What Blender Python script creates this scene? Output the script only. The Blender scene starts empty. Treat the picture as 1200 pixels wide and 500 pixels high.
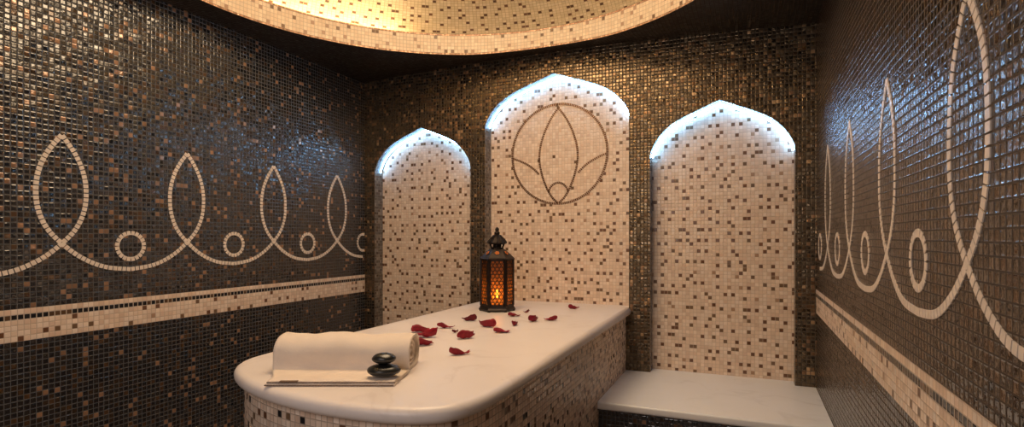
import bpy, bmesh, math, random
from mathutils import Vector, Matrix, noise
PI = math.pi
R = math.radians
random.seed(7)
scene = bpy.context.scene
COL = scene.collection

# ------------------------------------------------------------------ camera, light, exposure
EYE = 1.265
YAW = 0.399524
HOR = 276.66
cam_d = bpy.data.cameras.new('camera')
cam = bpy.data.objects.new('camera', cam_d)
COL.objects.link(cam)
cam.location = (0, 0, EYE)
cam.rotation_euler = (PI/2, 0, YAW)
cam_d.sensor_width = 36
cam_d.lens = 36*651.76/1200
cam_d.shift_y = (HOR-250)/1200
cam_d.clip_start = 0.02
scene.camera = cam

vs = scene.view_settings
vs.view_transform = 'Standard'
vs.look = 'None'
vs.gamma = 1
vs.use_curve_mapping = False
vs.exposure = 0.0

world = bpy.data.worlds.new('world')
scene.world = world
world.use_nodes = True
world.node_tree.nodes['Background'].inputs[0].default_value = (0.9, 0.85, 0.8, 1)
world.node_tree.nodes['Background'].inputs[1].default_value = 0.05

WARM = (1.0, 0.73, 0.46)
PEACH = (1.0, 0.74, 0.56)

def light(name, kind, loc, power, color, rot=(0, 0, 0), **kw):
    d = bpy.data.lights.new(name, kind)
    d.energy = power
    d.color = color
    for k, v in kw.items():
        setattr(d, k, v)
    o = bpy.data.objects.new(name, d)
    COL.objects.link(o)
    o.location = loc
    o.rotation_euler = rot
    return o

# two warm fill lights added inside the dome above the frame, without fittings
light('crown_fill', 'AREA', (-1.154, 1.929, EYE+1.69), 33, WARM, shape='DISK', size=1.25)
light('dome_fill', 'POINT', (-1.154, 1.929, EYE+1.36), 9, WARM, shadow_soft_size=0.25)
# soft fill light added behind the camera, where the wall has no opening
light('rear_fill', 'AREA', (-0.95, -0.42, 1.75), 14, (1.0, 0.86, 0.80), rot=(R(80), 0, R(8)),
      shape='RECTANGLE', size=1.3, size_y=1.0)

# ------------------------------------------------------------------ dimensions (z = height above the floor)
XL, XR, YB, YF = -2.628, 0.345, 3.40, -0.55
YN = 3.50                        # back of the niches
ZC = EYE+1.1445
ZBAND = EYE-0.285
P = 0.0212                       # mosaic pitch
ZSLAB = EYE-0.435
ZBENCH = EYE-0.815
DC = (-1.154, 1.929)             # dome centre
DR = 1.2866

# ------------------------------------------------------------------ materials
def new_mat(name):
    m = bpy.data.materials.new(name)
    m.use_nodes = True
    nt = m.node_tree
    return m, nt, nt.nodes['Principled BSDF']

class NB:
    def __init__(s, nt): s.nt = nt
    def n(s, t, **kw):
        o = s.nt.nodes.new(t)
        for k, v in kw.items(): setattr(o, k, v)
        return o
    def link(s, a, b): s.nt.links.new(a, b)
    def put(s, sock, v):
        if hasattr(v, 'is_linked') or isinstance(v, bpy.types.NodeSocket): s.link(v, sock)
        else: sock.default_value = v
    def math(s, op, a, b=None, c=None, clamp=False):
        o = s.n('ShaderNodeMath', operation=op); o.use_clamp = clamp
        s.put(o.inputs[0], a)
        if b is not None: s.put(o.inputs[1], b)
        if c is not None: s.put(o.inputs[2], c)
        return o.outputs[0]
    def vmath(s, op, a, b=None):
        o = s.n('ShaderNodeVectorMath', operation=op)
        s.put(o.inputs[0], a)
        if b is not None: s.put(o.inputs[1], b)
        return o.outputs[0]
    def maprange(s, v, a, b, c=0.0, d=1.0, smooth=False):
        o = s.n('ShaderNodeMapRange')
        if smooth: o.interpolation_type = 'SMOOTHSTEP'
        s.put(o.inputs['Value'], v)
        for k, x in (('From Min', a), ('From Max', b), ('To Min', c), ('To Max', d)): s.put(o.inputs[k], x)
        return o.outputs[0]
    def mixc(s, f, a, b, mode='MIX'):
        o = s.n('ShaderNodeMix', data_type='RGBA'); o.blend_type = mode
        s.put(o.inputs[0], f); s.put(o.inputs[6], a); s.put(o.inputs[7], b)
        return o.outputs[2]
    def mixf(s, f, a, b):
        o = s.n('ShaderNodeMix', data_type='FLOAT')
        s.put(o.inputs[0], f); s.put(o.inputs[2], a); s.put(o.inputs[3], b)
        return o.outputs[0]

def c4(c): return (c[0], c[1], c[2], 1.0)

def mosaic(name, kinds, grout, gw=0.07, tilt=0.0010, wav=0.0003, rough=(0.12, 0.28), spec=0.5, var=0.25,
           jit=0.0, clear=None, pitch=P, metal_from=None, grough=0.7, edge=0.0006, coat=0.0, wscale=70.0,
           spots=None, ior=1.5, stint=None):
    """kinds: list of (start fraction, colour). metal_from: fraction from which the tiles are metallic."""
    m, nt, bsdf = new_mat(name)
    b = NB(nt)
    uv = b.n('ShaderNodeUVMap'); uv.uv_map = 'tiles'
    sc = b.vmath('MULTIPLY', uv.outputs[0], (1/pitch, 1/pitch, 1))
    cell = b.vmath('FLOOR', sc)
    fr = b.vmath('FRACTION', sc)
    wn = b.n('ShaderNodeTexWhiteNoise', noise_dimensions='2D'); b.link(cell, wn.inputs['Vector'])
    wn2 = b.n('ShaderNodeTexWhiteNoise', noise_dimensions='2D')
    b.link(b.vmath('ADD', cell, (37.2, 91.7, 0)), wn2.inputs['Vector'])
    sep = b.n('ShaderNodeSeparateXYZ'); b.link(fr, sep.inputs[0])
    rnd = b.n('ShaderNodeSeparateColor'); b.link(wn2.outputs['Color'], rnd.inputs[0])
    r1, r2, r3 = rnd.outputs
    sel = wn.outputs['Value']
    if clear:                       # a round field without the scattered tiles
        cx, cy, rr = clear
        sp = b.n('ShaderNodeSeparateXYZ'); b.link(uv.outputs[0], sp.inputs[0])
        dx = b.math('SUBTRACT', sp.outputs[0], cx); dy = b.math('SUBTRACT', sp.outputs[1], cy)
        dd = b.math('SQRT', b.math('ADD', b.math('MULTIPLY', dx, dx), b.math('MULTIPLY', dy, dy)))
        inside = b.math('LESS_THAN', dd, rr)
        outside = b.math('SUBTRACT', 1.0, inside)
    ramp = b.n('ShaderNodeValToRGB'); ramp.color_ramp.interpolation = 'CONSTANT'
    el = ramp.color_ramp.elements
    while len(el) < len(kinds): el.new(0.5)
    for i, (p, c) in enumerate(kinds):
        el[i].position = p
        el[i].color = c4(c)
    b.link(sel, ramp.inputs[0])
    tile_col = ramp.outputs[0]
    if spots:                       # one dark tile at a random place in every block of n x n tiles
        nb, share, cols = spots
        cy_ = b.n('ShaderNodeSeparateXYZ'); b.link(cell, cy_.inputs[0])
        by = b.math('FLOOR', b.math('DIVIDE', cy_.outputs[1], nb))
        cxs = b.math('ADD', cy_.outputs[0], b.math('MULTIPLY', b.math('FLOORED_MODULO', b.math('MULTIPLY', by, 2.0), nb), 1.0))
        bx = b.math('FLOOR', b.math('DIVIDE', cxs, nb))
        lx = b.math('SUBTRACT', cxs, b.math('MULTIPLY', bx, nb)); ly = b.math('SUBTRACT', cy_.outputs[1], b.math('MULTIPLY', by, nb))
        bv = b.n('ShaderNodeCombineXYZ'); b.link(bx, bv.inputs[0]); b.link(by, bv.inputs[1])
        wb = b.n('ShaderNodeTexWhiteNoise', noise_dimensions='2D'); b.link(bv.outputs[0], wb.inputs['Vector'])
        sb = b.n('ShaderNodeSeparateColor'); b.link(wb.outputs['Color'], sb.inputs[0])
        px = b.math('FLOOR', b.math('MULTIPLY', sb.outputs[0], nb*0.999)); py = b.math('FLOOR', b.math('MULTIPLY', sb.outputs[1], (nb-1)*0.999))
        hx = b.math('LESS_THAN', b.math('ABSOLUTE', b.math('SUBTRACT', lx, px)), 0.5); hy = b.math('LESS_THAN', b.math('ABSOLUTE', b.math('SUBTRACT', ly, py)), 0.5)
        hit = b.math('MULTIPLY', b.math('MULTIPLY', hx, hy), b.math('LESS_THAN', sb.outputs[2], share))
        if clear: hit = b.math('MULTIPLY', hit, outside)
        rs = b.n('ShaderNodeValToRGB'); rs.color_ramp.interpolation = 'CONSTANT'
        e2 = rs.color_ramp.elements
        while len(e2) < len(cols): e2.new(0.5)
        for i, (p, c) in enumerate(cols):
            e2[i].position = p; e2[i].color = c4(c)
        b.link(wn.outputs['Value'], rs.inputs[0])
        tile_col = b.mixc(hit, ramp.outputs[0], rs.outputs[0])
    vf = b.maprange(r1, 0, 1, 1-var, 1+var)
    vc = b.n('ShaderNodeCombineXYZ')
    for i in range(3): b.link(vf, vc.inputs[i])
    tc = b.vmath('MULTIPLY', tile_col, vc.outputs[0])
    ax = b.math('ABSOLUTE', b.math('SUBTRACT', sep.outputs[0], 0.5))
    ay = b.math('ABSOLUTE', b.math('SUBTRACT', sep.outputs[1], 0.5))
    mx = b.math('MAXIMUM', ax, ay)
    g = b.maprange(mx, 0.5-gw*1.15, 0.5-gw*0.85)          # 1 in the joint
    b.link(b.mixc(g, tc, c4(grout)), bsdf.inputs['Base Color'])
    tr = b.mixf(r3, rough[0], rough[1])
    b.link(b.mixf(g, tr, grough), bsdf.inputs['Roughness'])
    b.link(b.mixf(g, spec, 0.08), bsdf.inputs['Specular IOR Level'])
    bsdf.inputs['IOR'].default_value = ior
    if stint: bsdf.inputs['Specular Tint'].default_value = c4(stint)
    if metal_from is not None:
        mt = b.math('GREATER_THAN', sel, metal_from[0])
        mt = b.math('MULTIPLY', mt, metal_from[1])
        mt = b.math('ADD', mt, metal_from[2], clamp=True)
        b.link(b.mixf(g, mt, 0.0), bsdf.inputs['Metallic'])
    # relief: pillowed edges, each tile set at its own slight angle, wavy glass
    dome = b.maprange(mx, 0.5-gw*1.2-0.12, 0.5-gw*0.9, edge, 0.0, smooth=True)
    t1 = b.math('MULTIPLY', b.math('SUBTRACT', r2, 0.5), b.math('SUBTRACT', sep.outputs[0], 0.5))
    t2 = b.math('MULTIPLY', b.math('SUBTRACT', r1, 0.5), b.math('SUBTRACT', sep.outputs[1], 0.5))
    tl = b.math('MULTIPLY', b.math('ADD', t1, t2), tilt*2)
    nz = b.n('ShaderNodeTexNoise'); nz.inputs['Scale'].default_value = wscale; nz.inputs['Detail'].default_value = 1.0
    b.link(b.vmath('ADD', uv.outputs[0], b.vmath('MULTIPLY', wn2.outputs['Color'], (3.0, 3.0, 3.0))), nz.inputs['Vector'])
    wv = b.math('MULTIPLY', b.math('SUBTRACT', nz.outputs[0], 0.5), wav*2)
    top = b.math('ADD', tl, wv)
    top = b.math('MULTIPLY', top, b.math('SUBTRACT', 1.0, g))
    h = b.math('ADD', dome, top)
    bp = b.n('ShaderNodeBump'); bp.inputs['Strength'].default_value = 1.0; bp.inputs['Distance'].default_value = 1.0
    b.link(h, bp.inputs['Height'])
    b.link(bp.outputs[0], bsdf.inputs['Normal'])
    if coat:
        bsdf.inputs['Coat Weight'].default_value = coat
        bsdf.inputs['Coat Roughness'].default_value = 0.15
        b.link(bp.outputs[0], bsdf.inputs['Coat Normal'])
    return m

BLACK = (0.006, 0.008, 0.012); DKB = (0.015, 0.015, 0.017); BRN = (0.10, 0.055, 0.028); BRZ = (0.37, 0.21, 0.125); GLD = (0.45, 0.28, 0.15)
CR1 = (0.76, 0.59, 0.46); CR2 = (0.82, 0.67, 0.55); CR3 = (0.70, 0.52, 0.40); TBR = (0.15, 0.068, 0.034); TGR = (0.17, 0.10, 0.055); TLT = (0.40, 0.25, 0.16)

M = {}
M['dark'] = mosaic('dark_glass_mosaic', [(0, BLACK), (0.45, DKB), (0.76, (0.05, 0.032, 0.02)), (0.87, BRN), (0.94, BRZ)],
                   (0.095, 0.096, 0.10), gw=0.07, tilt=0.0022, wav=0.0006, rough=(0.10, 0.22), spec=1.0,
                   metal_from=(0.76, 0.30, 0.05), ior=1.66)
M['dark_right'] = mosaic('dark_wavy_glass_mosaic', [(0, (0.018, 0.013, 0.010)), (0.5, (0.034, 0.022, 0.015)), (0.78, (0.065, 0.037, 0.022)), (0.93, BRN)],
                   (0.075, 0.056, 0.042), gw=0.075, tilt=0.0012, wav=0.0011, rough=(0.08, 0.20), spec=1.0,
                   metal_from=(0.78, 0.3, 0.10), wscale=80, ior=1.75)
M['gold'] = mosaic('bronze_glass_mosaic', [(0, (0.006, 0.005, 0.005)), (0.45, (0.014, 0.010, 0.008)), (0.70, (0.045, 0.028, 0.015)), (0.82, (0.10, 0.055, 0.028)), (0.92, (0.24, 0.13, 0.07)), (0.98, GLD)],
                   (0.085, 0.070, 0.055), gw=0.08, tilt=0.0020, wav=0.0007, rough=(0.16, 0.34), spec=1.0,
                   metal_from=(0.62, 0.35, 0.0), ior=1.8, stint=(1.0, 0.74, 0.46))
M['ceil'] = mosaic('dark_ceiling_mosaic', [(0, (0.014, 0.010, 0.008)), (0.6, (0.02, 0.014, 0.010)), (0.93, (0.035, 0.022, 0.015))],
                   (0.06, 0.045, 0.035), gw=0.07, rough=(0.3, 0.5), spec=0.4)
M['jamb'] = mosaic('grey_brown_mosaic', [(0, (0.10, 0.085, 0.07)), (0.5, (0.20, 0.17, 0.145)), (0.8, (0.07, 0.045, 0.03))],
                   (0.25, 0.22, 0.19), gw=0.07, rough=(0.2, 0.4))
KCR = [(0, CR1), (0.3, CR2), (0.6, CR1), (0.85, CR3), (0.985, TGR)]
KSP = [(0, TBR), (0.6, TGR), (0.88, TLT)]
M['cream'] = mosaic('cream_stone_mosaic', KCR, (0.56, 0.43, 0.33), gw=0.045, tilt=0.0010, wav=0.0001,
                    rough=(0.22, 0.4), spec=0.5, var=0.07, spots=(3, 0.97, KSP))
M['cream_field'] = mosaic('cream_stone_mosaic_round_field', KCR, (0.56, 0.43, 0.33), gw=0.045, tilt=0.0010, wav=0.0001,
                    rough=(0.22, 0.4), spec=0.5, var=0.07, clear=(-1.146, EYE+0.543, 0.335), spots=(3, 0.97, KSP))
M['band'] = mosaic('cream_band_mosaic', [(0, CR1), (0.35, CR2), (0.8, CR3)],
                   (0.54, 0.42, 0.33), gw=0.05, tilt=0.0006, wav=0.0001, rough=(0.25, 0.45), var=0.07, spots=(3, 0.72, KSP))
M['band_plain'] = mosaic('plain_cream_mosaic', [(0, CR1), (0.4, CR2), (0.8, CR3)],
                   (0.54, 0.42, 0.33), gw=0.05, tilt=0.0006, wav=0.0001, rough=(0.25, 0.45), var=0.08)
M['band_dark'] = mosaic('black_band_mosaic', [(0, BLACK), (0.85, BRN)], (0.5, 0.42, 0.35), gw=0.09, rough=(0.15, 0.3))
M['base'] = mosaic('platform_mosaic', [(0, CR1), (0.25, CR2), (0.5, CR1), (0.80, CR3), (0.965, TGR)],
                    (0.42, 0.33, 0.26), gw=0.06, tilt=0.0010, wav=0.0001, rough=(0.2, 0.4), var=0.10, spots=(3, 0.98, [(0, TBR), (0.4, DKB), (0.75, TGR)]))
DM1 = (0.62, 0.51, 0.33); DM2 = (0.68, 0.57, 0.39)
M['dome'] = mosaic('dome_mosaic', [(0, DM1), (0.3, DM2), (0.7, DM1)],
                    (0.42, 0.33, 0.21), gw=0.055, tilt=0.0006, wav=0.0001, rough=(0.3, 0.5), var=0.06, spots=(3, 0.9, [(0, (0.10, 0.045, 0.02)), (0.7, TBR)]), pitch=0.0225)
M['riser'] = mosaic('dome_rim_mosaic', [(0, (0.72, 0.57, 0.40)), (0.3, (0.76, 0.62, 0.45)), (0.7, (0.70, 0.54, 0.37))],
                    (0.50, 0.40, 0.30), gw=0.055, tilt=0.0006, wav=0.0001, rough=(0.3, 0.5), var=0.06, spots=(3, 0.62, [(0, TGR), (0.4, TLT)]))
M['copper'] = mosaic('copper_edge_mosaic', [(0, (0.40, 0.22, 0.13)), (0.5, (0.52, 0.32, 0.20))],
                    (0.2, 0.13, 0.08), gw=0.06, tilt=0.001, rough=(0.2, 0.35), metal_from=(0.5, 0.3, 0.2), pitch=0.011)

def simple(name, color, rough=0.5, metal=0.0, noise_amt=0.0, nscale=40, bump=0.0, bscale=200, spec=0.5, **kw):
    m, nt, bsdf = new_mat(name)
    b = NB(nt)
    tc = b.n('ShaderNodeTexCoord')
    nz = b.n('ShaderNodeTexNoise'); nz.inputs['Scale'].default_value = nscale; nz.inputs['Detail'].default_value = 4
    b.link(tc.outputs['Object'], nz.inputs['Vector'])
    f = b.maprange(nz.outputs[0], 0.25, 0.75, 1-noise_amt, 1+noise_amt)
    vc = b.n('ShaderNodeCombineXYZ')
    for i in range(3): b.link(f, vc.inputs[i])
    b.link(b.vmath('MULTIPLY', color, vc.outputs[0]), bsdf.inputs['Base Color'])
    bsdf.inputs['Roughness'].default_value = rough
    bsdf.inputs['Metallic'].default_value = metal
    bsdf.inputs['Specular IOR Level'].default_value = spec
    if bump:
        n2 = b.n('ShaderNodeTexNoise'); n2.inputs['Scale'].default_value = bscale; n2.inputs['Detail'].default_value = 3
        b.link(tc.outputs['Object'], n2.inputs['Vector'])
        bp = b.n('ShaderNodeBump'); bp.inputs['Distance'].default_value = bump
        b.link(n2.outputs[0], bp.inputs['Height'])
        b.link(bp.outputs[0], bsdf.inputs['Normal'])
    for k, v in kw.items(): bsdf.inputs[k].default_value = v
    return m

def marble(name, base, vein, rough, amt=0.35):
    m, nt, bsdf = new_mat(name)
    b = NB(nt)
    tc = b.n('ShaderNodeTexCoord')
    nz = b.n('ShaderNodeTexNoise'); nz.inputs['Scale'].default_value = 2.2; nz.inputs['Detail'].default_value = 6
    nz.inputs['Distortion'].default_value = 1.2
    b.link(tc.outputs['Object'], nz.inputs['Vector'])
    ridge = b.math('ABSOLUTE', b.math('SUBTRACT', nz.outputs[0], 0.5))
    v = b.maprange(ridge, 0.0, 0.035, amt, 0.0, smooth=True)
    n2 = b.n('ShaderNodeTexNoise'); n2.inputs['Scale'].default_value = 5; n2.inputs['Detail'].default_value = 5
    b.link(tc.outputs['Object'], n2.inputs['Vector'])
    v = b.math('MULTIPLY', v, b.maprange(n2.outputs[0], 0.4, 0.65))
    cl = b.maprange(n2.outputs[0], 0.3, 0.7, 0.0, 0.35)
    v2 = b.math('ADD', v, b.math('MULTIPLY', cl, 0.3), clamp=True)
    b.link(b.mixc(v2, c4(base), c4(vein)), bsdf.inputs['Base Color'])
    bsdf.inputs['Roughness'].default_value = rough
    return m

M['marble'] = marble('polished_cream_marble', (0.84, 0.76, 0.71), (0.62, 0.52, 0.47), 0.36)
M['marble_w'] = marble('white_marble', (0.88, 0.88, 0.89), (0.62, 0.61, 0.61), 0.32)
M['inlay'] = simple('cream_inlay_tile', (0.78, 0.67, 0.57), 0.35, noise_amt=0.12, nscale=60)
M['inlay_gold'] = simple('bronze_inlay_tile', (0.17, 0.08, 0.036), 0.3, metal=0.45, noise_amt=0.5, nscale=90)
M['towel'] = simple('cream_terry_cloth', (0.78, 0.67, 0.57), 0.95, noise_amt=0.05, nscale=15, bump=0.0012, bscale=420, spec=0.1)
M['stitch'] = simple('brown_stitching', (0.16, 0.10, 0.065), 0.9)
M['stone'] = simple('black_basalt', (0.012, 0.012, 0.011), 0.30, noise_amt=0.3, nscale=30, bump=0.0004, bscale=60, spec=0.6)
M['petal'] = simple('dark_red_petal', (0.24, 0.008, 0.020), 0.5, noise_amt=0.35, nscale=45, spec=0.3)
M['petal_dark'] = simple('dried_red_petal', (0.13, 0.006, 0.012), 0.6, noise_amt=0.4, nscale=60, spec=0.3)
M['iron'] = simple('dark_bronze_metal', (0.022, 0.014, 0.011), 0.42, metal=0.6, noise_amt=0.3, nscale=40, bump=0.0006, bscale=90)
M['wax'] = simple('ivory_wax', (0.8, 0.7, 0.5), 0.5)
M['plaster'] = simple('grey_stone_floor', (0.25, 0.2, 0.17), 0.5, noise_amt=0.1)

def emit(name, color, strength):
    m = bpy.data.materials.new(name); m.use_nodes = True
    nt = m.node_tree; nt.nodes.clear()
    e = nt.nodes.new('ShaderNodeEmission'); e.inputs[0].default_value = c4(color); e.inputs[1].default_value = strength
    o = nt.nodes.new('ShaderNodeOutputMaterial'); nt.links.new(e.outputs[0], o.inputs[0])
    return m
M['led_cold'] = emit('cold_white_led', (0.28, 0.59, 1.0), 32)
M['led_warm'] = emit('warm_white_led', (1.0, 0.78, 0.45), 80)
M['flame'] = emit('candle_flame', (1.0, 0.55, 0.15), 60)

def amber():
    m = bpy.data.materials.new('amber_frosted_glass'); m.use_nodes = True
    nt = m.node_tree; nt.nodes.clear(); b = NB(nt)
    t = b.n('ShaderNodeBsdfTranslucent'); t.inputs[0].default_value = (0.95, 0.36, 0.06, 1)
    p = b.n('ShaderNodeBsdfTransparent'); p.inputs[0].default_value = (0.85, 0.36, 0.08, 1)
    g = b.n('ShaderNodeBsdfGlossy'); g.inputs[0].default_value = (0.6, 0.4, 0.2, 1); g.inputs['Roughness'].default_value = 0.3
    mx = b.n('ShaderNodeMixShader'); mx.inputs[0].default_value = 0.6
    b.link(t.outputs[0], mx.inputs[1]); b.link(p.outputs[0], mx.inputs[2])
    m2 = b.n('ShaderNodeMixShader'); m2.inputs[0].default_value = 0.05
    b.link(mx.outputs[0], m2.inputs[1]); b.link(g.outputs[0], m2.inputs[2])
    o = b.n('ShaderNodeOutputMaterial'); b.link(m2.outputs[0], o.inputs[0])
    return m
M['amber'] = amber()
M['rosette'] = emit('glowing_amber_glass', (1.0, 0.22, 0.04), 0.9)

# ------------------------------------------------------------------ mesh helpers
class MB:
    """collects faces with uv and a material index, linked as one mesh object"""
    def __init__(s, mats): s.mats = mats; s.v = []; s.f = []; s.uv = []; s.mi = []; s.sm = []
    def face(s, pts, uvs=None, mi=0, smooth=False):
        i = len(s.v)
        s.v += [tuple(p) for p in pts]
        s.f.append(tuple(range(i, i+len(pts))))
        s.uv.append(uvs or [(0, 0)]*len(pts)); s.mi.append(mi); s.sm.append(smooth)
    def box(s, a, b, mi=0, uv=False):
        x0, y0, z0 = a; x1, y1, z1 = b
        def q(*p): s.face(p, [(pp[0]+pp[1], pp[2]) if abs(p[0][2]-p[2][2]) > 1e-9 else (pp[0], pp[1]) for pp in p], mi)
        q((x0,y0,z0),(x0,y1,z0),(x1,y1,z0),(x1,y0,z0)); q((x0,y0,z1),(x1,y0,z1),(x1,y1,z1),(x0,y1,z1))
        q((x0,y0,z0),(x1,y0,z0),(x1,y0,z1),(x0,y0,z1)); q((x0,y1,z0),(x0,y1,z1),(x1,y1,z1),(x1,y1,z0))
        q((x0,y0,z0),(x0,y0,z1),(x0,y1,z1),(x0,y1,z0)); q((x1,y0,z0),(x1,y1,z0),(x1,y1,z1),(x1,y0,z1))
    def build(s, name, parent=None, merge=True, loc=(0, 0, 0)):
        me = bpy.data.meshes.new(name)
        me.from_pydata(s.v, [], s.f)
        for m in s.mats: me.materials.append(m)
        ul = me.uv_layers.new(name='tiles')
        k = 0
        for poly, uvs, mi, sm in zip(me.polygons, s.uv, s.mi, s.sm):
            poly.material_index = mi; poly.use_smooth = sm
            for j in range(len(uvs)):
                ul.data[k+j].uv = uvs[j]
            k += len(uvs)
        if merge:
            bm = bmesh.new(); bm.from_mesh(me)
            bmesh.ops.remove_doubles(bm, verts=bm.verts, dist=1e-5)
            bm.to_mesh(me); bm.free()
        o = bpy.data.objects.new(name, me)
        COL.objects.link(o)
        o.location = loc
        if parent: o.parent = parent
        return o

def structure(o, label=None):
    o['kind'] = 'structure'
    if label: o['label'] = label
    return o
def tag(o, label, cat, group=None):
    o['label'] = label; o['category'] = cat
    if group: o['group'] = group
    return o
def empty(name, loc, rz=0):
    o = bpy.data.objects.new(name, None); COL.objects.link(o)
    o.location = loc; o.rotation_euler = (0, 0, rz); o.empty_display_size = 0.05
    return o

def lathe(mb, prof, n, loc=(0, 0, 0), mi=0, smooth=True, rot=0.0, cap=True):
    """prof: list of (radius, z)"""
    rings = []
    for r, z in prof:
        rings.append([(loc[0]+r*math.cos(2*PI*i/n+rot), loc[1]+r*math.sin(2*PI*i/n+rot), loc[2]+z) for i in range(n)])
    for a, b in zip(rings, rings[1:]):
        for i in range(n):
            j = (i+1) % n
            mb.face([a[i], a[j], b[j], b[i]], None, mi, smooth)
    if cap:
        mb.face(rings[0][::-1], None, mi, False); mb.face(rings[-1], None, mi, False)

# ------------------------------------------------------------------ room shell
def bowed(x, y):
    t = max(0.0, min(1.0, (y-3.12)/0.26)); t = t*t*(3-2*t)
    s = max(0.0, math.sin(PI*(x-XL)/(XR-XL)))
    return 0.040*(s**0.8)*t

# niche outline (fraction of half width, height over spring fraction)
ARCH = [(0, 1.0), (0.10, 0.950), (0.25, 0.868), (0.38, 0.798), (0.50, 0.730), (0.60, 0.665), (0.70, 0.585), (0.79, 0.485), (0.86, 0.385),
        (0.92, 0.275), (0.96, 0.175), (0.99, 0.075), (1.0, 0.0)]
def arch_pts(cx, hw, zs, h):
    left = [(cx-fx*hw, zs+fz*h) for fx, fz in reversed(ARCH)]
    right = [(cx+fx*hw, zs+fz*h) for fx, fz in ARCH[1:]]
    return left+right
NICHES = [   # cx, half width, bottom, spring, arch height
    (-2.1425, 0.3975, ZBENCH, EYE+0.475, 0.300),
    (-1.1485, 0.4865, ZSLAB-0.045, EYE+0.742, 0.306),
    (-0.1465, 0.3905, ZBENCH-0.040, EYE+0.478, 0.304)]

mb = MB([M['gold'], M['jamb']])
ZT = ZC+0.06
def wq(x0, z0, x1, z1):
    mb.face([(x0, YB, z0), (x1, YB, z0), (x1, YB, z1), (x0, YB, z1)],
            [(x0, z0-ZBAND), (x1, z0-ZBAND), (x1, z1-ZBAND), (x0, z1-ZBAND)])
xs = XL
for cx, hw, zb, zs, h in NICHES:
    wq(xs, 0, cx-hw, ZT)
    wq(cx-hw, 0, cx+hw, zb)
    ap = arch_pts(cx, hw, zs, h)
    for (xa, za), (xb, zb_) in zip(ap, ap[1:]):
        pts = [(xa, YB, za), (xb, YB, zb_), (xb, YB, ZT), (xa, YB, ZT)]
        mb.face(pts, [(p[0], p[2]-ZBAND) for p in pts])
    # jambs and soffit
    outline = [(cx-hw, zb)]+ap+[(cx+hw, zb)]
    s = 0
    for (xa, za), (xb, zb_) in zip(outline, outline[1:]):
        d = math.hypot(xb-xa, zb_-za)
        pts = [(xa, YB, za), (xa, YN, za), (xb, YN, zb_), (xb, YB, zb_)]
        mb.face(pts, [(0, s), (YN-YB, s), (YN-YB, s+d), (0, s+d)], 1)
        s += d
    pts = [(cx-hw, YB, zb), (cx+hw, YB, zb), (cx+hw, YN, zb), (cx-hw, YN, zb)]
    mb.face(pts, [(p[0], p[1]) for p in pts], 1)
    xs = cx+hw
wq(xs, 0, XR, ZT)
structure(mb.build('wall_back', merge=False), 'back wall of dark bronze glass mosaic with three pointed niches')

for (cx, hw, zb, zs, h), nm, mt in zip(NICHES, ('left', 'middle', 'right'), ('cream', 'cream_field', 'cream')):
    mb = MB([M[mt]])
    ap = arch_pts(cx, hw, zs, h)
    for (xa, za), (xb, zb_) in zip(ap, ap[1:]):
        pts = [(xa, YN, zb), (xb, YN, zb), (xb, YN, zb_), (xa, YN, za)]
        mb.face(pts, [(p[0], p[2]) for p in pts])
    structure(mb.build('wall_niche_'+nm, merge=False), 'cream mosaic panel at the back of the %s pointed niche' % nm)

def side_wall(name, x, out, mat, label):
    mb = MB([mat])
    pts = [(x, YF, 0), (x, YB, 0), (x, YB, ZC), (x, YF, ZC)]
    mb.face(pts, [(p[1], p[2]-ZBAND) for p in pts])
    q = [(x+out, p[1], p[2]) for p in pts]
    mb.face(q)
    for i in range(4):
        j = (i+1) % 4
        mb.face([pts[i], pts[j], q[j], q[i]])
    return structure(mb.build(name), label)
side_wall('wall_left', XL, -0.12, M['dark'], 'left wall of black and brown glass mosaic')
side_wall('wall_right', XR, 0.12, M['dark_right'], 'right wall of dark wavy glass mosaic')
mb = MB([M['dark']])
mb.box((XL, YF-0.12, 0), (XR, YF, ZC))
structure(mb.build('wall_front'))
mb = MB([M['plaster']])
mb.box((XL-0.12, YF-0.12, -0.1), (XR+0.12, YN+0.1, -0.002))
structure(mb.build('floor'))

# ceiling with the round opening
mb = MB([M['ceil']])
N = 144
def rect_hit(a):
    c, s = math.cos(a), math.sin(a)
    t = 1e9
    if c > 1e-9: t = min(t, (XR-DC[0])/c)
    if c < -1e-9: t = min(t, (XL-DC[0])/c)
    if s > 1e-9: t = min(t, (YB-DC[1])/s)
    if s < -1e-9: t = min(t, (YF-DC[1])/s)
    return t
angs = [2*PI*i/N for i in range(N)]
angs += [math.atan2(yy-DC[1], xx-DC[0]) % (2*PI) for xx in (XL, XR) for yy in (YF, YB)]
angs.sort()
def cpt(a, t):
    r = DR+(rect_hit(a)-DR)*t
    x, y = DC[0]+r*math.cos(a), DC[1]+r*math.sin(a)
    return (x, y, ZC+bowed(x, y))
for i in range(len(angs)):
    a0, a1 = angs[i], angs[(i+1) % len(angs)]
    for k in range(6):
        t0, t1 = k/6, (k+1)/6
        pts = [cpt(a0, t0), cpt(a0, t1), cpt(a1, t1), cpt(a1, t0)]
        mb.face(pts, [(p[0], p[1]) for p in pts])
structure(mb.build('ceiling', merge=False), 'dark mosaic ceiling around the round dome')

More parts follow.
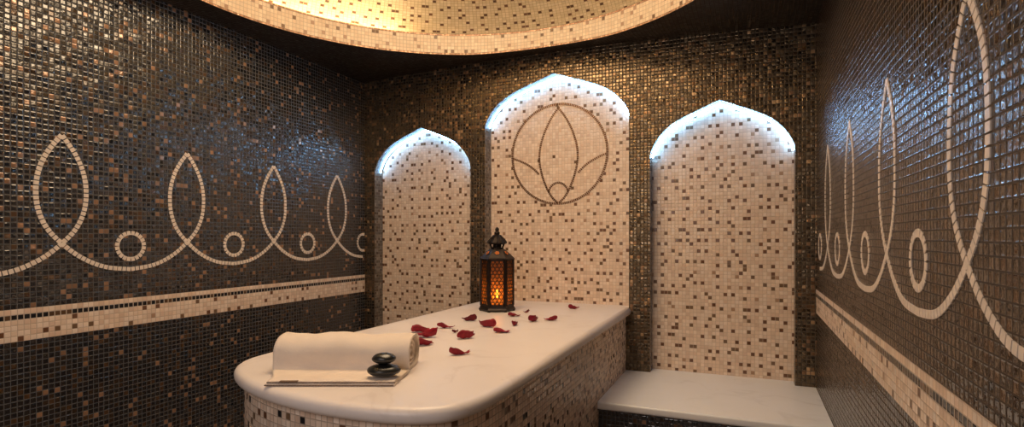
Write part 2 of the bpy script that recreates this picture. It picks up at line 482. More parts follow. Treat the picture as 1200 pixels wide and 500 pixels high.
# dome: riser, copper edges, trough and the shell
mb = MB([M['riser'], M['copper'], M['dome']])
RZ = ZC+0.130
def ring(r0, z0f, r1, z1f, mi, v0, v1):
    for i in range(N):
        a0, a1 = 2*PI*i/N, 2*PI*(i+1)/N
        P4 = []
        for a, r, zf in ((a0, r0, z0f), (a1, r0, z0f), (a1, r1, z1f), (a0, r1, z1f)):
            x, y = DC[0]+r*math.cos(a), DC[1]+r*math.sin(a)
            P4.append((x, y, zf(x, y)))
        mb.face(P4, [(a0*DR, v0), (a1*DR, v0), (a1*DR, v1), (a0*DR, v1)], mi, True)
zlow = lambda x, y: ZC+bowed(x, y)
ring(DR, zlow, DR, lambda x, y: zlow(x, y)+0.011, 1, 0, 0.011)
ring(DR, lambda x, y: zlow(x, y)+0.011, DR, lambda x, y: RZ-0.011, 0, 0, 5*P)
ring(DR, lambda x, y: RZ-0.011, DR, lambda x, y: RZ, 1, 0, 0.011)
ring(DR, lambda x, y: RZ, DR+0.03, lambda x, y: RZ, 1, 0, 0.03)
ring(DR+0.03, lambda x, y: RZ, DR+0.03, lambda x, y: RZ-0.07, 0, 0, 0.07)
ring(DR+0.03, lambda x, y: RZ-0.07, 1.42, lambda x, y: RZ-0.07, 0, 0, 0.10)
KD = 20
for k in range(KD):
    t0, t1 = k*PI/2/KD, (k+1)*PI/2/KD
    Hh = 0.62
    ring(1.42*math.cos(t0), lambda x, y, t=t0: RZ-0.07+Hh*math.sin(t), max(0.0, 1.42*math.cos(t1)), lambda x, y, t=t1: RZ-0.07+Hh*math.sin(t),
         2, k*0.085, (k+1)*0.085)
structure(mb.build('ceiling_dome', merge=False), 'round cream mosaic dome recessed in the ceiling')

# cove light of the dome: a strip lying behind the rim on its left side
mb = MB([M['led_warm']])
a_, b_ = R(130), R(262); n = 60
for i in range(n):
    a0, a1 = a_+(b_-a_)*i/n, a_+(b_-a_)*(i+1)/n
    def pt(a, r, z): return (DC[0]+r*math.cos(a), DC[1]+r*math.sin(a), z)
    z0, z1 = RZ-0.068, RZ-0.060
    r0, r1 = DR+0.055, DR+0.070
    mb.face([pt(a0, r0, z1), pt(a0, r1, z1), pt(a1, r1, z1), pt(a1, r0, z1)][::-1])
    mb.face([pt(a0, r0, z0), pt(a1, r0, z0), pt(a1, r1, z0), pt(a0, r1, z0)][::-1])
    mb.face([pt(a0, r0, z0), pt(a0, r0, z1), pt(a1, r0, z1), pt(a1, r0, z0)][::-1])
    mb.face([pt(a0, r1, z0), pt(a1, r1, z0), pt(a1, r1, z1), pt(a0, r1, z1)][::-1])
tag(mb.build('cove_light'), 'warm light strip hidden behind the rim of the ceiling dome', 'light strip')

# cold led strips following the niche arches
def tube(mb, pts, r, n=6, mi=0, smooth=True):
    rings = []
    for i, p in enumerate(pts):
        p = Vector(p)
        a = Vector(pts[max(0, i-1)]); c = Vector(pts[min(len(pts)-1, i+1)])
        t = (c-a).normalized()
        up = Vector((0, 1, 0)) if abs(t.y) < 0.9 else Vector((1, 0, 0))
        s = t.cross(up).normalized(); u = s.cross(t).normalized()
        rr = r[i] if isinstance(r, (list, tuple)) else r
        rings.append([tuple(p+s*rr*math.cos(2*PI*k/n)+u*rr*math.sin(2*PI*k/n)) for k in range(n)])
    for a, b in zip(rings, rings[1:]):
        for k in range(n):
            j = (k+1) % n
            mb.face([a[k], a[j], b[j], b[k]], None, mi, smooth)
    mb.face(rings[0][::-1], None, mi); mb.face(rings[-1], None, mi)
for (cx, hw, zb, zs, h), nm in zip(NICHES, ('left niche behind the massage platform', 'tall middle niche above the lantern', 'right niche above the low bench')):
    mb = MB([M['led_cold']])
    ap = arch_pts(cx, hw-0.0075, zs, h-0.009)
    tube(mb, [(x, YN-0.036, z) for x, z in ap], 0.0048)
    tag(mb.build('led_strip'), 'cold white light strip along the arch of the '+nm, 'light strip')

# ------------------------------------------------------------------ mosaic bands and inlaid ornaments on the side walls
def band(x, inn, name, label):
    mb = MB([M['band_plain'], M['band_dark'], M['band']])
    off = inn*0.0015
    rows = [(0, 1, 0), (1, 2, 1), (2, 6, 2)]
    for r0, r1, mi in rows:
        z1, z0 = ZBAND-r0*P, ZBAND-r1*P
        pts = [(x+off, YF+0.002, z0), (x+off, YB-0.002, z0), (x+off, YB-0.002, z1), (x+off, YF+0.002, z1)]
        mb.face(pts, [(p[1], p[2]-ZBAND) for p in pts], mi)
    for z in (ZBAND, ZBAND-6*P):
        mb.face([(x, YF+0.002, z), (x, YB-0.002, z), (x+off, YB-0.002, z), (x+off, YF+0.002, z)], None, 0)
    structure(mb.build(name), label)
band(XL, 1, 'trim_1', 'cream mosaic band running along the left wall')
band(XR, -1, 'trim_2', 'cream mosaic band running along the right wall')

def catmull(pts, n=8):
    out = []
    for i in range(len(pts)-1):
        p0 = pts[max(0, i-1)]; p1 = pts[i]; p2 = pts[i+1]; p3 = pts[min(len(pts)-1, i+2)]
        for k in range(n):
            t = k/n
            out.append(tuple(0.5*((2*b)+(c-a)*t+(2*a-5*b+4*c-d)*t*t+(-a+3*b-3*c+d)*t**3) for a, b, c, d in zip(p0, p1, p2, p3)))
    out.append(tuple(pts[-1]))
    return out
def resample(pts, step):
    tot = sum(math.hypot(b[0]-a[0], b[1]-a[1]) for a, b in zip(pts, pts[1:]))
    step = tot/max(1, round(tot/step))*0.99999
    out = [pts[0]]; acc = 0
    for a, b in zip(pts, pts[1:]):
        d = math.hypot(b[0]-a[0], b[1]-a[1])
        if d == 0: continue
        pos = 0
        while acc+d-pos >= step:
            pos += step-acc; acc = 0
            out.append((a[0]+(b[0]-a[0])*pos/d, a[1]+(b[1]-a[1])*pos/d))
        acc += d-pos
    return out
def inlay_line(mb, pts, width, step, to3, clip=None, gap=0.2, depth=0.0018, mi=0):
    rs = resample(pts, step)
    for (a, b) in zip(rs, rs[1:]):
        if clip and not (clip[0] < a[0] < clip[1] and clip[0] < b[0] < clip[1]): continue
        dx, dy = b[0]-a[0], b[1]-a[1]; L = math.hypot(dx, dy)
        if L < 1e-6: continue
        ux, uy = dx/L, dy/L; nx, ny = -uy, ux
        g = gap*step/2; w = width/2
        a2 = (a[0]+ux*g, a[1]+uy*g); b2 = (b[0]-ux*g, b[1]-uy*g)
        q = [(a2[0]+nx*w, a2[1]+ny*w), (b2[0]+nx*w, b2[1]+ny*w), (b2[0]-nx*w, b2[1]-ny*w), (a2[0]-nx*w, a2[1]-ny*w)]
        top = [to3(p[0], p[1], depth) for p in q]; bot = [to3(p[0], p[1], 0) for p in q]
        mb.face(top, None, mi)
        for i in range(4):
            j = (i+1) % 4
            mb.face([top[i], bot[i], bot[j], top[j]], None, mi)
def ornament(name, x, inn, y0, per, n, zp, zc, zu, zo, bul, label):
    mb = MB([M['inlay']])
    to3 = lambda y, z, d: (x+inn*d, y, EYE+z)
    w, st = 0.0185, 0.0200
    half = [(0, zp), (0.045, zp-0.065), (0.077, zp-0.135), (bul, (zp+zc)/2+0.01), (0.086, zc+0.145), (0.055, zc+0.065), (0, zc)]
    for i in range(n):
        yc = y0+per*i
        # from the peak, down the far side, through the crossing and along the bowl towards the previous peak
        s = catmull([(yc+a, z) for a, z in half]+[(yc-0.075, zc-0.062), (yc-0.17, zc-0.106), (yc-per/2, zu)], 10)
        inlay_line(mb, s, w, st, to3, (YF, YB-0.003))
        s = catmull([(yc-a, z) for a, z in half]+[(yc+0.075, zc-0.062), (yc+0.17, zc-0.106), (yc+per/2, zu)], 10)
        inlay_line(mb, s, w, st, to3, (YF, YB-0.003), depth=0.0022)
        c = [(yc+per/2+0.061*math.cos(t), zo+0.061*math.sin(t)) for t in [2*PI*k/96 for k in range(97)]]
        inlay_line(mb, c, w, 2*PI*0.061/20.001, to3, (YF, YB-0.003))
    structure(mb.build(name), label)
ornament('trim_3', XL, 1, 1.404-0.563*2, 0.563, 6, 0.422, -0.030, -0.152, -0.045, 0.092, 'cream inlaid loops and rings on the left wall')
ornament('trim_4', XR, -1, 1.170-0.589*2, 0.589, 6, 0.418, -0.048, -0.165, -0.053, 0.090, 'cream inlaid loops and rings on the right wall')

# round lotus emblem on the middle niche
mb = MB([M['inlay_gold']])
to3 = lambda x, z, d: (x, YN-d, z)
cx, cz, rr = -1.146, EYE+0.543, 0.328
def em(pts, w=0.0135, st=0.0125): inlay_line(mb, pts, w, st, to3, gap=0.3, depth=0.0025)
em([(cx+rr*math.cos(t), cz+rr*math.sin(t)) for t in [2*PI*k/200 for k in range(201)]], 0.0155)
for s in (-1, 1):
    em(catmull([(cx+s*a, cz+z) for a, z in [(-0.008, 0.312), (0.045, 0.245), (0.095, 0.15), (0.126, 0.05), (0.132, -0.04), (0.112, -0.14), (0.075, -0.235), (0.035, -0.295), (0.004, -0.322)]]))
    em(catmull([(cx+s*a, cz+z) for a, z in [(0.322, -0.015), (0.27, -0.035), (0.215, -0.062), (0.17, -0.095), (0.135, -0.13)]]))
    em(catmull([(cx+s*a, cz+z) for a, z in [(0.0, -0.188), (0.03, -0.197), (0.055, -0.22), (0.068, -0.25)]]))
structure(mb.build('trim_5'), 'round bronze lotus emblem inlaid in the middle niche')

# ------------------------------------------------------------------ massage platform
out_left = [(-1.656, 1.64), (-1.652, 1.53), (-1.630, 1.435), (-1.572, 1.355), (-1.470, 1.282), (-1.345, 1.226), (-1.20, 1.187), (-1.04, 1.168), (-0.90, 1.172),
            (-0.815, 1.187), (-0.750, 1.213), (-0.700, 1.258), (-0.671, 1.335), (-0.659, 1.44), (-0.656, 1.56)]
front = catmull(out_left, 6)
n1, n2 = (NICHES[1][0]-NICHES[1][1]+0.002), (NICHES[1][0]+NICHES[1][1]-0.002)
outline = [(-0.656, YB-0.002)] + front[::-1] + [(-1.656, YB-0.002)]
def offset(poly, d, lock):
    n = len(poly); res = []
    for i, p in enumerate(poly):
        if lock(p) : res.append(p); continue
        a = poly[i-1]; c = poly[(i+1) % n]
        tx, ty = c[0]-a[0], c[1]-a[1]; L = math.hypot(tx, ty)
        res.append((p[0]+ty/L*(-d), p[1]-tx/L*(-d)))
    return res
# orientation of outline: find inward sign
area = sum(a[0]*b[1]-b[0]*a[1] for a, b in zip(outline, outline[1:]+outline[:1]))/2
sg = -1 if area > 0 else 1
def inset(d):
    res = []
    n = len(outline)
    for i, p in enumerate(outline):
        if p[1] > YB-0.001: res.append(p); continue
        if abs(p[1]-(YB-0.002)) < 1e-6:
            if abs(p[0]+0.656) < 1e-6: res.append((p[0]-d, p[1]))
            elif abs(p[0]+1.656) < 1e-6: res.append((p[0]+d, p[1]))
            else: res.append(p)
            continue
        a = outline[i-1]; c = outline[(i+1) % n]
        tx, ty = c[0]-a[0], c[1]-a[1]; L = math.hypot(tx, ty)
        res.append((p[0]+sg*(ty/L)*d, p[1]-sg*(tx/L)*d))
    return res
plat = empty('massage_platform', (-1.15, 2.2, 0))
def local(o, root):
    o.parent = root
    o.matrix_parent_inverse = Matrix.Translation(-root.location)
mb = MB([M['marble']])
TH = 0.046
prof = []
for k in range(9):
    t = PI/2-PI*k/8
    prof.append((TH/2*(1-math.cos(t))-0.008, ZSLAB-TH/2+TH/2*math.sin(t)))
rings = [(inset(TH/2+0.008), ZSLAB)]+[(inset(d), z) for d, z in prof]
for (r0, z0), (r1, z1) in zip(rings, rings[1:]):
    n = len(r0)
    for i in range(n):
        j = (i+1) % n
        mb.face([(*r0[i], z0), (*r0[j], z0), (*r1[j], z1), (*r1[i], z1)], None, 0, True)
mb.face([(*p, rings[0][1]) for p in rings[0][0]]); mb.face([(*p, rings[-1][1]) for p in rings[-1][0]][::-1])
o = mb.build('slab_top'); local(o, plat)
o['label'] = 'polished cream marble top with a rounded edge'
mb = MB([M['base']])
r = inset(0.024)
zt = ZSLAB-TH-0.0005
s = 0; n = len(r)
for i in range(n-1):
    p, q = r[i], r[i+1]; d = math.hypot(q[0]-p[0], q[1]-p[1])
    mb.face([(*p, 0), (*q, 0), (*q, zt), (*p, zt)], [(s, -zt), (s+d, -zt), (s+d, 0), (s, 0)], 0, False)
    s += d
mb.face([(*r[-1], 0), (*r[0], 0), (*r[0], zt), (*r[-1], zt)]); mb.face([(*p, zt) for p in r])
o = mb.build('base'); local(o, plat)
o['label'] = 'base clad in cream and brown mosaic'
mb = MB([M['marble']])
mb.box((n1, YB-0.0015, ZSLAB-0.04), (n2, YN-0.002, ZSLAB))
structure(mb.build('trim_6'), 'marble sill at the foot of the middle niche')
tag(plat, 'large massage platform with rounded marble top and cream mosaic base', 'massage table')

# ------------------------------------------------------------------ low bench under the right niche
bench = empty('bench', (-0.15, 3.0, 0))
xb0, xb1, yf = -0.678, XR-0.002, 2.690
nx0, nx1 = NICHES[2][0]-NICHES[2][1]+0.002, NICHES[2][0]+NICHES[2][1]-0.002
TB = 0.038
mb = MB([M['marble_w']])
r = 0.010
pr = [(yf+r, ZBENCH)]+[(yf+r-r*math.sin(t), ZBENCH-r+r*math.cos(t)) for t in [PI/2*k/5 for k in range(1, 6)]] + \
     [(yf+r-r*math.cos(t), ZBENCH-TB+r-r*math.sin(t)) for t in [PI/2*k/5 for k in range(0, 6)]]
for (ya, za), (yb, zb) in zip(pr, pr[1:]):
    mb.face([(xb0, ya, za), (xb1, ya, za), (xb1, yb, zb), (xb0, yb, zb)], None, 0, True)
for z in (ZBENCH, ZBENCH-TB):
    mb.face([(xb0, yf+r, z), (xb1, yf+r, z), (xb1, YB-0.002, z), (nx1, YB-0.002, z), (nx1, YN-0.002, z), (nx0, YN-0.002, z), (nx0, YB-0.002, z), (xb0, YB-0.002, z)])
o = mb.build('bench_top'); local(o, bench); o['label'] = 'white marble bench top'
mb = MB([M['dark']])
x0, x1, y0, zt = xb0, xb1, yf+0.022, ZBENCH-TB-0.0005
pts = [(x0, y0, 0), (x1, y0, 0), (x1, y0, zt), (x0, y0, zt)]
mb.face(pts, [(p[0], p[2]) for p in pts])
mb.face([(x0, y0, zt), (x1, y0, zt), (x1, YB-0.002, zt), (x0, YB-0.002, zt)])
mb.face([(x1, y0, 0), (x1, YB-0.002, 0), (x1, YB-0.002, zt), (x1, y0, zt)])
mb.face([(x0, y0, 0), (x0, YB-0.002, 0), (x0, YB-0.002, zt), (x0, y0, zt)])
o = mb.build('base'); local(o, bench); o['label'] = 'bench base clad in black mosaic'
tag(bench, 'low wall bench with white marble top below the right niche', 'bench')

# ------------------------------------------------------------------ lantern
FW = Vector((-math.sin(YAW), math.cos(YAW), 0)); RT = Vector((math.cos(YAW), math.sin(YAW), 0))
def dpos(d, r, z=0): return FW*d+RT*r+Vector((0, 0, z))
lc = dpos(3.265, -0.0875); lc.z = ZSLAB
face_ang = math.atan2(-lc.y, -lc.x)         # one pane looks back at the viewer
lan = empty('lantern', lc, face_ang)
RB = 0.099
H0, H1 = 0.034, 0.300                        # body
hexa = lambda r, z, k: (r*math.cos(PI/6+k*PI/3), r*math.sin(PI/6+k*PI/3), z)
mb = MB([M['iron']])
lathe(mb, [(0.106, 0.004), (0.108, 0.012), (0.102, 0.020), (0.100, 0.026), (0.099, 0.034), (0.088, 0.034)], 6, rot=PI/6, smooth=False)
for k in range(6):                           # little feet
    x, y, z = hexa(0.096, 0, k)
    mb.box((x-0.008, y-0.008, 0.0), (x+0.008, y+0.008, 0.006))
o = mb.build('base', lan)
# posts
mb = MB([M['iron']])
for k in range(6):
    x, y, z = hexa(RB, 0, k)
    a = PI/6+k*PI/3
    w = 0.0095
    c, s = math.cos(a), math.sin(a)
    q = [(x+(-w)*c-(-w)*s, y+(-w)*s+(-w)*c), (x+0.002*c-(-w)*s, y+0.002*s+(-w)*c), (x+0.002*c-w*s, y+0.002*s+w*c), (x-w*c-w*s, y-w*s+w*c)]
    for i in range(4):
        j = (i+1) % 4
        mb.face([(*q[i], H0), (*q[j], H0), (*q[j], H1), (*q[i], H1)])
mb.build('frame', lan)
# perforated panes: six-petalled lattice cut from sheet metal
def lattice(u, v, hw, hh):
    """True where metal stays. u,v in metres from the pane centre"""
    if abs(u) > hw-0.006 or abs(v) > hh-0.008: return True
    c = 0.0236                                # rosette pitch
    best = None
    for ox, oy in ((0, 0), (0.5, 0.5)):
        a = (u/c-ox); b = (v/(c*1.7)-oy)
        du, dv = (a-round(a))*c, (b-round(b))*c*1.7
        d = math.hypot(du, dv)
        if best is None or d < best[0]: best = (d, du, dv)
    d, du, dv = best
    th = math.atan2(dv, du)
    if d < 0.0016: return False
    if d < 0.0030: return True
    if d < 0.0094*(0.86+0.14*math.cos(6*th)): return abs(math.sin(3*th)) < 0.34
    if d < 0.0124: return True
    return False
pane_proto = None
for k in range(6):
    a = k*PI/3
    ap_ = RB*math.cos(PI/6)-0.002
    side = RB-0.010
    hw, hh = side/2, (H1-H0)/2
    if pane_proto is None:
        bm = bmesh.new()
        nu, nv = 66, 190
        vm = {}
        def gv(i, j):
            if (i, j) not in vm:
                vm[(i, j)] = bm.verts.new((0, -hw+2*hw*i/nu, -hh+2*hh*j/nv))
            return vm[(i, j)]
        for i in range(nu):
            for j in range(nv):
                u = -hw+2*hw*(i+0.5)/nu; v = -hh+2*hh*(j+0.5)/nv
                if lattice(u, v, hw, hh):
                    bm.faces.new([gv(i, j), gv(i+1, j), gv(i+1, j+1), gv(i, j+1)])
        ext = bmesh.ops.extrude_face_region(bm, geom=bm.faces[:])
        for e in ext['geom']:
            if isinstance(e, bmesh.types.BMVert): e.co.x -= 0.0012
        me = bpy.data.meshes.new('lattice_pane'); bm.to_mesh(me); bm.free()
        me.materials.append(M['iron'])
        pane_proto = me
    o = bpy.data.objects.new('lattice_pane', pane_proto); COL.objects.link(o)
    o.parent = lan
    o.location = (ap_*math.cos(a), ap_*math.sin(a), (H0+H1)/2); o.rotation_euler = (0, 0, a)
mb = MB([M['amber']])
ri = (RB-0.0075)
for k in range(6):
    mb.face([hexa(ri, H0+0.001, k), hexa(ri, H0+0.001, k+1), hexa(ri, H1-0.001, k+1), hexa(ri, H1-0.001, k)])
o = mb.build('glass_liner', lan); o['label'] = 'amber glass behind the cut metal panes'
mb = MB([M['iron']])
lathe(mb, [(0.101, 0.298), (0.104, 0.301), (0.104, 0.306), (0.099, 0.309)], 6, rot=PI/6, smooth=False)
lathe(mb, [(0.100, 0.309), (0.072, 0.336), (0.048, 0.357), (0.040, 0.362)], 6, rot=PI/6, smooth=False)
o = mb.build('roof', lan)
# pierced rosettes of the roof, one on each slope
for k in range(6):
    a = k*PI/3
    n_ = Vector((math.cos(a)*0.72, math.sin(a)*0.72, 0.69)).normalized(); t_ = Vector((-math.sin(a), math.cos(a), 0)); b_ = n_.cross(t_)
    c0 = Vector((0.0625*math.cos(a), 0.0625*math.sin(a), 0.3385))+n_*0.0012
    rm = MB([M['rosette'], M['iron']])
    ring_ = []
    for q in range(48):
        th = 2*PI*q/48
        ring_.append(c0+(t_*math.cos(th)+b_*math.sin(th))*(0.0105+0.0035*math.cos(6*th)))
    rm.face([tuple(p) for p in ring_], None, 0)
    for q in range(48):
        p, p2 = ring_[q], ring_[(q+1) % 48]
        rm.face([tuple(p), tuple(p2), tuple(p2-n_*0.003), tuple(p-n_*0.003)], None, 1)
    for q in range(6):
        th = q*PI/3+PI/6
        e1 = c0+(t_*math.cos(th)+b_*math.sin(th))*0.009
        tube(rm, [tuple(c0+n_*0.0008), tuple(e1+n_*0.0008)], 0.0012, 4, 1)
    rm.build('roof_rosette', lan)
mb = MB([M['iron']])
lathe(mb, [(0.036, 0.360), (0.039, 0.366), (0.034, 0.370)], 24)
for k in range(12):                          # openwork neck
    a = k*PI/6
    tube(mb, [(0.034*math.cos(a), 0.034*math.sin(a), 0.368), (0.039*math.cos(a), 0.039*math.sin(a), 0.379), (0.042*math.cos(a), 0.042*math.sin(a), 0.390)], 0.0035, 5)
lathe(mb, [(0.026, 0.362), (0.026, 0.392)], 12)
mb.build('neck', lan)
mb = MB([M['iron']])
lathe(mb, [(0.044, 0.388), (0.056, 0.392), (0.058, 0.398), (0.052, 0.405), (0.045, 0.414), (0.033, 0.428), (0.020, 0.440), (0.012, 0.446)], 12, smooth=False)
for k in range(12):
    a = k*PI/6
    tube(mb, [(r_*math.cos(a), r_*math.sin(a), z_) for r_, z_ in [(0.057, 0.396), (0.053, 0.405), (0.046, 0.414), (0.034, 0.428), (0.020, 0.441)]], 0.003, 5)
mb.build('crown', lan)
mb = MB([M['iron']])
lathe(mb, [(0.012, 0.444), (0.016, 0.450), (0.016, 0.458), (0.010, 0.463), (0.011, 0.468), (0.012, 0.476), (0.008, 0.484), (0.002, 0.489)], 16)
mb.build('finial', lan)
mb = MB([M['wax']])
lathe(mb, [(0.030, 0.0345), (0.030, 0.075), (0.027, 0.078), (0.004, 0.076)], 24)
mb.build('candle', lan)
mb = MB([M['flame']])
lathe(mb, [(0.001, 0.080), (0.006, 0.086), (0.0075, 0.094), (0.005, 0.106), (0.001, 0.118)], 12)
mb.build('flame', lan)
li = light('candle_glow', 'POINT', (0, 0, 0.100), 2.0, (1.0, 0.50, 0.15), shadow_soft_size=0.012)
li.parent = lan
tag(lan, 'six-sided dark metal lantern with pierced amber panes and a burning candle', 'lantern')

# ------------------------------------------------------------------ towel
ZS = ZSLAB+0.0005
tow = empty('rolled_towel', (dpos(1.80, -0.545).x, dpos(1.80, -0.545).y, ZS), YAW)
def sheet(mb, prof, r0f, r1f, th, nr=56, seed=0, wr=0.0055, smooth=True):
    """prof: (d, z) path in towel space; r0f/r1f(s): side limits"""
    n = len(prof); L = [0]
    for a, b in zip(prof, prof[1:]): L.append(L[-1]+math.hypot(b[0]-a[0], b[1]-a[1]))
    top, bot = [], []
    for i, (d, z) in enumerate(prof):
        a = prof[max(0, i-1)]; c = prof[min(n-1, i+1)]
        tx, tz = c[0]-a[0], c[1]-a[1]; l = math.hypot(tx, tz) or 1
        nx, nz = -tz/l, tx/l
        s = L[i]
        rt, rb = [], []
        for k in range(nr+1):
            f = k/nr
            r = r0f(s)+(r1f(s)-r0f(s))*f
            w = wr*(noise.noise(Vector((r*8+seed+s*6, s*7-r*3, 0.3)))*1.7+noise.noise(Vector((r*26+seed, s*18, 4.3)))*0.5)
            if z < 0.03: w *= max(0.15, z/0.03)
            w = max(w, -th*0.3) if z < 0.015 else w
            rt.append((r, d+nx*(th+w), max(0.001, z+nz*(th+w)))); rb.append((r, d+nx*w, max(0.0, z+nz*w)))
        top.append(rt); bot.append(rb)
    for i in range(n-1):
        for k in range(nr):
            mb.face([top[i][k], top[i][k+1], top[i+1][k+1], top[i+1][k]], None, 0, smooth)
            mb.face([bot[i][k], bot[i+1][k], bot[i+1][k+1], bot[i][k+1]], None, 0, smooth)
        mb.face([top[i][0], top[i+1][0], bot[i+1][0], bot[i][0]]); mb.face([top[i][nr], bot[i][nr], bot[i+1][nr], top[i+1][nr]])
    for k in range(nr):
        mb.face([top[0][k], bot[0][k], bot[0][k+1], top[0][k+1]]); mb.face([top[-1][k], top[-1][k+1], bot[-1][k+1], bot[-1][k]])
# towel space: origin at d=1.80; d runs away from the viewer
flap = [(-0.183+0.0155*k, 0.0060+0.0012*math.sin(k*0.9)) for k in range(0, 10)]
body = [(-0.040, 0.0085), (-0.036, 0.015), (-0.033, 0.027), (-0.033, 0.044), (-0.033, 0.062), (-0.026, 0.079), (-0.010, 0.093), (0.014, 0.101), (0.045, 0.104),
        (0.080, 0.102), (0.108, 0.093), (0.127, 0.077), (0.135, 0.055), (0.130, 0.032), (0.114, 0.014), (0.085, 0.008), (0.040, 0.008), (0.006, 0.012),
        (-0.012, 0.026), (-0.016, 0.048), (-0.008, 0.070), (0.015, 0.083), (0.050, 0.087), (0.084, 0.083), (0.108, 0.066), (0.113, 0.045), (0.102, 0.026), (0.078, 0.020), (0.035, 0.022),
        (0.012, 0.034), (0.008, 0.050), (0.022, 0.064), (0.050, 0.068), (0.078, 0.062), (0.090, 0.046), (0.075, 0.034), (0.040, 0.037), (0.036, 0.048), (0.060, 0.052)]
prof = catmull(flap+body, 3)
def r0f(s):
    t = max(0, min(1, (s-0.02)/0.15)); t = t*t*(3-2*t)
    return (-0.168)*(1-t)+(-0.214)*t
def r1f(s):
    t = max(0, min(1, s/0.16)); t = t*t*(3-2*t)
    return 0.203*(1-t)+0.221*t-0.012*max(0, min(1, (s-0.50)/0.1))
mb = MB([M['towel']])
sheet(mb, prof, r0f, r1f, 0.0065, seed=3)
o = mb.build('terry_cloth', tow)
mb = MB([M['towel']])
lower = [(-0.190+0.0165*k, 0.0006) for k in range(0, 10)]
sheet(mb, catmull(lower, 2), lambda s: -0.172+(-0.03)*max(0, s-0.02)/0.15, lambda s: 0.205+0.01*s/0.15, 0.0048, seed=9, wr=0.0003)
o = mb.build('under_layer', tow)
# brown edging along both hems
mb = MB([M['stitch']])
for (dd, zz, ra, rb) in ((-0.1912, 0.0032, -0.172, 0.205), (-0.1845, 0.0098, -0.168, 0.203)):
    k = 0; x = ra
    while x < rb-0.004:
        x2 = x+0.0085
        tube(mb, [(x, dd, zz), ((x+x2)/2, dd-0.0008, zz+0.0006), (x2, dd, zz)], 0.0014, 5)
        x = x2+0.0002
mb.build('hem', tow)
mb = MB([M['stitch']])
mb2pts = [(-0.128+0.002*k, -0.178-0.004*math.sin(k*0.25), 0.0175) for k in range(0, 18)]
mb.box((-0.130, -0.190, 0.0128), (-0.078, -0.176, 0.0142))
o = mb.build('care_label', tow); o['label'] = 'small folded fabric tag'
tag(tow, 'rolled cream towel with brown hem on the front of the marble platform', 'towel')

# ------------------------------------------------------------------ hot stones
def stone(name, d, r, z, a, b_, c, seed, label, rz=0):
    bm = bmesh.new()
    bmesh.ops.create_icosphere(bm, subdivisions=4, radius=1)
    for v in bm.verts:
        p = v.co.copy()
        k = 1+0.05*noise.noise(p*1.3+Vector((seed, 0, 0)))
        f = abs(p.z)
        v.co = Vector((p.x*a*k, p.y*b_*k, p.z*c*(1-0.06*(1-f))*k))
    for f in bm.faces: f.smooth = True
    lo = min(v.co.z for v in bm.verts)
    for v in bm.verts: v.co.z -= lo
    me = bpy.data.meshes.new(name); bm.to_mesh(me); bm.free(); me.materials.append(M['stone'])
    o = bpy.data.objects.new(name, me); COL.objects.link(o)
    p = dpos(d, r); o.location = (p.x, p.y, z); o.rotation_euler = (0, 0, YAW+rz)
    tag(o, label, 'massage stone', 'hot stones stacked on the towel')
    return o
stone('massage_stone', 1.668, -0.384, ZS+0.0165, 0.0505, 0.041, 0.0185, 1.3, 'larger flat black stone lying on the towel, under the smaller one')
stone('massage_stone', 1.668, -0.384, ZS+0.0525, 0.0355, 0.030, 0.0165, 5.1, 'smaller rounded black stone balanced on top of the larger one')

# ------------------------------------------------------------------ rose petals
def px_to_slab(x, y, z=ZSLAB):
    d = (EYE-z)*651.76/(y-HOR)
    return d, (x-600)/651.76*d
PET = [  # x, y, width px, style, rotation, label
    (493.0, 389.0, 19, 1, 0.3, 'curled red rose petal behind the right end of the towel, farthest of three'),
    (500.0, 395.0, 22, 0, -0.2, 'crumpled red rose petal in the middle of the cluster beside the towel'),
    (497.0, 404.5, 19, 1, 0.5, 'flat dark red rose petal nearest the towel corner in a cluster'),
    (522.7, 384.5, 18, 2, 0.0, 'boat-shaped red rose petal just right of the cluster by the towel'),
    (533.7, 389.5, 8, 3, 0.8, 'tiny dark petal scrap between larger petals'),
    (549.7, 376.0, 16, 2, 2.9, 'dark rolled rose petal left of the lantern base, the nearest to it'),
    (545.9, 396.5, 18, 0, 0.4, 'narrow pink-red rose petal in the middle of the platform'),
    (539.0, 415.5, 22, 2, 0.35, 'largest pointed red petal, nearest the front of the platform'),
    (571.3, 383.0, 18, 0, 2.7, 'wide crumpled red petal in front of the lantern, left of the candle reflection'),
    (588.2, 389.5, 17, 1, 0.1, 'bulging bright red petal in front of the lantern, right of the candle reflection'),
    (602.4, 370.5, 12.5, 1, 0.2, 'red petal lying just right of the lantern foot'),
    (603.5, 381.0, 10, 0, 1.2, 'small upturned red petal right of the lantern, in the second row'),
    (617.0, 366.0, 7, 3, 0.5, 'smallest dark curled petal to the right behind the lantern foot'),
    (625.0, 376.5, 13, 0, 0.9, 'tall cupped red petal halfway between the lantern and the platform edge'),
    (645.0, 375.5, 14, 2, 3.0, 'red petal lying alone right of the cupped one'),
    (672.6, 362.0, 11.5, 2, 0.2, 'farthest right red petal near the back wall'),
]
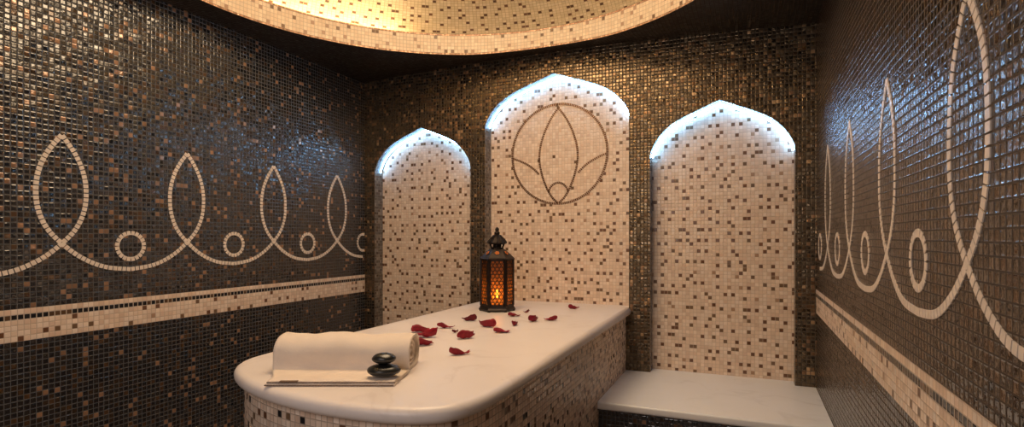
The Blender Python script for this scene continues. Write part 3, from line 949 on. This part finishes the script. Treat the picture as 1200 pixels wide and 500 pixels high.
for idx, (x, y, w, st, rot, lab) in enumerate(PET):
    d, r = px_to_slab(x, y)
    W = w/651.76*d*1.16
    rnd = random.Random(100+idx)
    nu, nv = 14, 12
    grid = []
    curl = {0: 0.9, 1: 0.6, 2: 1.2, 3: 1.5}[st]
    aspect = {0: 0.75, 1: 0.72, 2: 0.55, 3: 0.8}[st]
    hgt = {0: 0.42, 1: 0.36, 2: 0.42, 3: 0.5}[st]
    ph = rnd.uniform(0, 9)
    for j in range(nv+1):
        v = j/nv
        half = math.sin(PI*min(0.97, 0.06+0.94*v**0.8))**0.62 if v < 0.85 else math.sin(PI*(0.06+0.94*0.85**0.8))**0.62*(1-0.25*(v-0.85)/0.15)
        row = []
        for i in range(nu+1):
            u = 2*i/nu-1
            xx = (v-0.5)
            if v > 0.8: xx -= 0.05*(1-abs(u))
            yy = u*half*0.5*aspect
            cup = hgt*(abs(u)**2)*half*(0.55+0.45*math.sin(2.2*v+ph)) + 0.10*curl*(abs(2*v-1)**2.5)
            cup += 0.07*noise.noise(Vector((xx*5+ph, yy*6, ph)))
            if st in (0, 3): cup += 0.16*max(0, u)*(v**2)
            yy *= (1-0.25*curl*abs(u)**2)
            row.append(Vector((xx*W, yy*W, cup*W)))
        grid.append(row)
    mn = min(p.z for rw in grid for p in rw)
    th = 0.0007
    mb = MB([M['petal_dark'] if st == 3 or idx in (5,) else M['petal']])
    up = [[(p.x, p.y, p.z-mn+th+0.0003) for p in rw] for rw in grid]; dn = [[(p.x, p.y, p.z-mn+0.0003) for p in rw] for rw in grid]
    for j in range(nv):
        for i in range(nu):
            mb.face([up[j][i], up[j][i+1], up[j+1][i+1], up[j+1][i]], None, 0, True)
            mb.face([dn[j][i], dn[j+1][i], dn[j+1][i+1], dn[j][i+1]], None, 0, True)
        mb.face([up[j][0], up[j+1][0], dn[j+1][0], dn[j][0]]); mb.face([up[j][nu], dn[j][nu], dn[j+1][nu], up[j+1][nu]])
    for i in range(nu):
        mb.face([up[0][i], dn[0][i], dn[0][i+1], up[0][i+1]]); mb.face([up[nv][i], up[nv][i+1], dn[nv][i+1], dn[nv][i]])
    o = mb.build('rose_petal')
    p = dpos(d, r)
    o.location = (p.x, p.y, ZSLAB+0.0002); o.rotation_euler = (0, 0, YAW+rot)
    tag(o, lab, 'petal', 'rose petals scattered on the marble platform')
